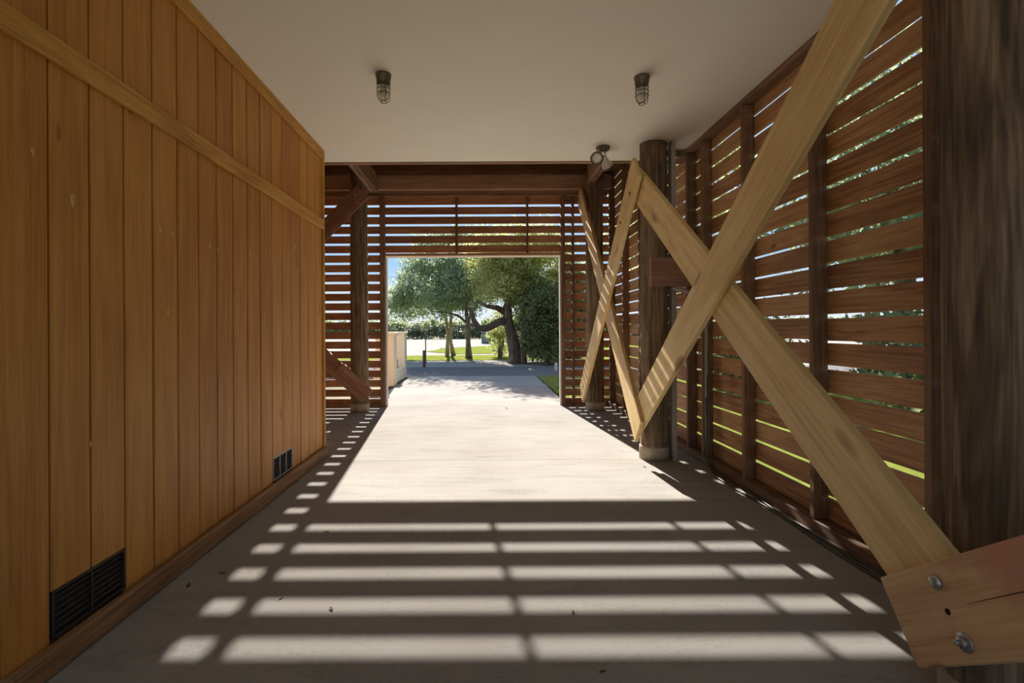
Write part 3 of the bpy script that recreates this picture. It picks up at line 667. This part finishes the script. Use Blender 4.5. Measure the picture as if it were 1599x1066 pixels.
def P(px, py, Y): return tuple(un(px, py, Y=Y))
GZ = -0.03
# the group of thin trunks with one dark crown each
def B(px, py, Y, rx, ry, rz, n, hollow=0.5):
    c = P(px, py, Y); return (c, (rx * Y / F, ry, rz * Y / F), n, hollow)
tree('slender pale-trunked tree in front of the gravel lot, leftmost of the pair', P(698, 556, 23.5)[:2] + (GZ,),
     [([P(698, 556, 23.5)[:2] + (GZ,), P(699, 530, 23.5), P(697, 500, 23.5), P(694, 470, 23.5), P(690, 440, 23.6)], [0.11, 0.075, 0.07, 0.065, 0.03]),
      ([P(697, 495, 23.5), P(680, 478, 23.3), P(655, 470, 23.2), P(632, 472, 23.1)], [0.05, 0.04, 0.03, 0.015])],
     [B(640, 470, 23.2, 30, 1.2, 22, 70), B(670, 445, 23.4, 45, 1.6, 38, 150), B(680, 405, 23.6, 40, 1.6, 42, 120), B(625, 480, 23, 16, .7, 14, 22)], M['leaf_dark'], M['barkpale'], 42, 0.19, 0.07, 'slender_tree', group='trees beyond the lane')
tree('slender pale-trunked tree in front of the gravel lot, right one of the pair', P(706, 556, 24.3)[:2] + (GZ,),
     [([P(708, 554, 24.3)[:2] + (GZ,), P(704, 535, 24.3), P(704, 500, 24.3), P(706, 465, 24.3), P(712, 430, 24.3)], [0.13, 0.08, 0.075, 0.06, 0.03])],
     [B(715, 440, 24.3, 42, 1.6, 34, 130), B(725, 395, 24.3, 42, 1.6, 40, 120)], M['leaf_dark'], M['barkpale'], 42, 0.19, 0.07, 'slender_tree', group='trees beyond the lane')
tree('medium dark tree with a forked trunk beside the grass strip', P(732, 561, 21.8)[:2] + (GZ,),
     [([P(732, 561, 21.8)[:2] + (GZ,), P(731, 535, 21.8), P(731, 505, 21.8), P(728, 485, 21.8), P(735, 455, 21.8)], [0.17, 0.105, 0.1, 0.08, 0.04]),
      ([P(731, 505, 21.8), P(715, 492, 21.7), P(695, 487, 21.6), P(675, 486, 21.5)], [0.06, 0.05, 0.04, 0.02]),
      ([P(731, 500, 21.8), P(742, 480, 21.9), P(748, 462, 22)], [0.06, 0.045, 0.03])],
     [B(728, 452, 21.8, 42, 1.4, 34, 130), B(745, 420, 22, 40, 1.5, 45, 130), B(690, 468, 21.6, 28, 1.0, 18, 45)], M['leaf_dark'], M['bark'], 42, 0.19, 0.066, 'forked_tree', group='trees beyond the lane')
# big leaning live oak
tree('large live oak with a thick leaning trunk and olive crown', P(806, 566, 18.6)[:2] + (GZ,),
     [([P(807, 572, 18.6)[:2] + (GZ,), P(804, 550, 18.6), P(799, 525, 18.6), P(793, 500, 18.6), P(792, 480, 18.6), P(800, 455, 18.7)], [0.36, 0.25, 0.21, 0.19, 0.17, 0.09]),
      ([P(794, 500, 18.6), P(778, 503, 18.5), P(762, 512, 18.4), P(748, 512, 18.3), P(740, 500, 18.3), P(733, 480, 18.2)], [0.17, 0.14, 0.13, 0.11, 0.09, 0.06]),
      ([P(750, 511, 18.3), P(735, 506, 18.2), P(716, 512, 18.1)], [0.07, 0.05, 0.025]),
      ([P(793, 490, 18.6), P(775, 480, 18.5), P(760, 478, 18.4), P(745, 470, 18.4)], [0.13, 0.10, 0.07, 0.04]),
      ([P(793, 480, 18.6), P(815, 462, 18.7), P(835, 450, 18.9)], [0.12, 0.08, 0.04])],
     [B(790, 430, 18.6, 50, 1.6, 40, 170), B(850, 420, 19.2, 50, 1.6, 48, 190), B(768, 400, 18.8, 36, 1.4, 32, 100), B(820, 385, 19, 60, 1.8, 36, 170), B(835, 465, 18.8, 40, 1.2, 24, 80)],
     M['leaf_oak'], M['bark'], 48, 0.18, 0.058, 'live_oak', group='trees beyond the lane', extra=([B(850, 482, 18.0, 14, .5, 14, 26), B(815, 400, 18.2, 30, .8, 14, 40), B(760, 410, 18.2, 18, .8, 12, 18)], M['leaf_yellow']))
tree('thin dark tree just right of the leaning oak trunk', P(817, 570, 18.2)[:2] + (GZ,),
     [([P(818, 570, 18.2)[:2] + (GZ,), P(816, 530, 18.2), P(817, 490, 18.2), P(822, 455, 18.3)], [0.12, 0.085, 0.075, 0.03]), ([P(817, 500, 18.2), P(828, 485, 18.2), P(836, 470, 18.2)], [0.05, 0.04, 0.02])],
     [B(840, 470, 18.2, 30, 1.0, 26, 60)], M['leaf_shrub'], M['bark'], 70, 0.24, 0.06, 'slender_tree', group='trees beyond the lane')
def shrub(label, px, py, Y, rx, ry, h, mat, n=90, per=60, size=0.06, name='shrub', cat='shrub', group=None, spread=0.16):
    c = un(px, py, Y=Y); base = (c.x, Y, GZ); e = empty(name, base, label, cat, group)
    for k in range(4):
        a = k * 1.57 + 0.4; tube('stem', [(c.x, Y, GZ), (c.x + 0.25 * rx * math.cos(a), Y + 0.25 * ry * math.sin(a), h * 0.4), (c.x + 0.5 * rx * math.cos(a), Y + 0.5 * ry * math.sin(a), h * 0.75)], [0.035, 0.025, 0.01], M['bark'], e, 6, base)
    cl = blob((c.x, Y, h * 0.5), (rx, ry, h * 0.5), n, 0.3); cl[:, 2] = np.maximum(cl[:, 2], 0.12)
    cloud_obj('foliage', leaf_cloud(cl, per, spread, size), base, mat, e)
shrub('dense dark shrub filling the right side of the doorway view', 855, 520, 17.6, 0.85, 0.8, 2.9, M['leaf_shrub'], 260, 80, 0.055, group='shrubs beyond the lane')
shrub('dark shrub behind the thick oak trunk', 832, 530, 19.6, 0.8, 0.7, 2.4, M['leaf_shrub'], 160, 70, 0.055, group='shrubs beyond the lane')
shrub('tall dark shrub hidden partly by the right door post', 890, 500, 18.6, 1.0, 0.8, 3.4, M['leaf_shrub'], 220, 80, 0.055, group='shrubs beyond the lane')
shrub('pale sunlit bush left of the leaning oak trunk', 783, 525, 23.0, 0.55, 0.5, 2.3, M['leaf_oak'], 70, 70, 0.05, group='shrubs beyond the lane')
shrub('leafy plant growing in the cream planter', 613.5, 550, 12.1, 0.05, 0.40, 0.62, M['leaf_hedge'], 16, 22, 0.035, 'planter_plant', 'plant', spread=0.035)
# hedge and far growth
def hedge(label, name, x0, x1, Y, h, depth, mat, n, per, size, spread, lumps=1.0):
    e = empty(name, ((x0 + x1) / 2, Y, GZ), label, 'hedge')
    xs = RNG.uniform(x0, x1, n); t = RNG.uniform(0, 1, n) ** 1.2
    top = h * (0.82 + 0.18 * lumps * np.sin(xs * 1.3) * np.sin(xs * 0.47 + 1))
    cl = np.stack([xs, Y + RNG.uniform(-depth, depth, n), t * top], 1)
    cloud_obj('foliage', leaf_cloud(cl, per, spread, size), ((x0 + x1) / 2, Y, GZ), mat, e)
    bm = bmesh.new(); k = 0; xx = x0
    while xx < x1:
        tube_bm(bm, [(xx - (x0 + x1) / 2, 0, 0), (xx - (x0 + x1) / 2 + 0.1, 0, h * 0.6)], [0.05, 0.02], 5); xx += 1.1
    o = from_bm('stems', bm, ((x0 + x1) / 2, Y, GZ), M['bark'], e); o['kind'] = 'stuff'
hedge('long dark clipped hedge at the far edge of the gravel lot', 'far_hedge', -14, 40, 71, 2.1, 0.6, M['leaf_hedgedark'], 700, 36, 0.17, 0.28)
hedge('pale marsh thicket on the horizon behind the hedge', 'horizon_thicket', -110, 110, 125, 3.7, 3.0, M['leaf_hedge'], 1500, 40, 0.40, 0.55)

# ------------------------------------------------------------------ beside the slatted wall (seen through its gaps)
def side_tree(label, x, y, h, r, mat, group='trees beside the slatted wall'):
    base = (x, y, GZ)
    tree(label, base, [([base, (x + 0.1, y, h * 0.3), (x - 0.1, y + 0.1, h * 0.55), (x, y, h * 0.8)], [0.2, 0.15, 0.12, 0.05]),
                       ([(x, y, h * 0.4), (x - r * 0.5, y - r * 0.4, h * 0.6)], [0.09, 0.03])],
         [((x, y, h * 0.62), (r, r, h * 0.34), int(120 * r / 1.6), 0.4)], mat, M['bark'], 50, 0.3, 0.09, 'side_tree', group=group)
side_tree('dark tree seen through the slats nearest the viewer', 8.0, 4.0, 6.5, 1.7, M['leaf_shrub'])
side_tree('olive tree seen through the slats beside the near brace', 7.0, 8.5, 6.0, 1.7, M['leaf_dark'])
side_tree('dark tree seen through the slats above the brace crossing', 9.5, 12.5, 7.5, 2.1, M['leaf_shrub'])
side_tree('tall olive tree seen through the slats beyond the middle post', 5.5, 14.0, 7.0, 1.9, M['leaf_oak'])
for i, (x, y, h) in enumerate(((6.0, 2.4, 1.3), (5.6, 5.6, 1.2), (6.4, 7.2, 1.5), (5.0, 10.0, 1.6))):
    shrub(('low shrub on the lawn outside the nearest slats', 'low shrub on the lawn outside the second slat bay', 'round shrub on the lawn below the olive tree', 'round shrub on the lawn near the corner of the slatted wall')[i],
          VX + x * F / y, 515, y, 0.9, 0.9, h, M['leaf_hedge'] if i % 2 else M['leaf_shrub'], 90, 40, 0.07, 'lawn_shrub', group='shrubs on the side lawn', spread=0.2)
nb = empty('neighbour_house', (19, 13, 0), 'pale building with orange panels glimpsed through the right wall slats', 'house')
box('walls', 16, 24, 8, 18, -0.1, 4.2, M['bluewhite'], nb, 0.02)
box('porch_panel', 15.6, 15.98, 9.5, 10.2, 0.0, 3.6, M['orange'], nb, 0.01); box('porch_panel', 15.6, 15.98, 14.4, 15.2, 0.0, 3.6, M['orange'], nb, 0.01)
bm = bmesh.new(); A = [bm.verts.new(v) for v in ((-4.5, -5.5, 0), (4.5, -5.5, 0), (4.5, 5.5, 0), (-4.5, 5.5, 0), (0, -5.5, 2.6), (0, 5.5, 2.6))]
for f in ((0, 3, 2, 1), (0, 1, 4), (2, 3, 5), (1, 2, 5, 4), (3, 0, 4, 5)): bm.faces.new([A[i] for i in f])
from_bm('roof', bm, (20, 13, 4.21), M['shedroof'], nb)
for yy in (11.5, 13.0, 16.4):
    wn = box('window', 15.94, 15.995, yy - 0.5, yy + 0.5, 1.2, 2.6, M['white'], nb, 0.005); box('pane', 15.925, 15.938, yy - 0.43, yy + 0.43, 1.27, 2.53, M['ventdark'], wn, 0)

# grass blades at the drive edge by the doorway
nbld = 9000
gx = RNG.uniform(1.36, 3.2, nbld); gy = RNG.uniform(8.4, 13.0, nbld); gh = RNG.uniform(0.03, 0.09, nbld); ga = RNG.uniform(0, 6.28, nbld)
V = np.empty((nbld, 4, 3)); wv = 0.005
for i, (s, hh, ln) in enumerate(((-1, 0, 0), (1, 0, 0), (0.3, 1, 1), (-0.3, 1, 1))):
    V[:, i, 0] = gx + np.cos(ga) * wv * s + np.sin(ga) * gh * 0.4 * ln; V[:, i, 1] = gy + np.sin(ga) * wv * s - np.cos(ga) * gh * 0.4 * ln; V[:, i, 2] = -0.02 + gh * hh
go = cloud_obj('grass', V.reshape(-1, 3), (2.2, 10.5, -0.02), M['blade']); tag(go, 'short grass at the right edge of the driveway by the doorway', 'grass', kind='stuff')
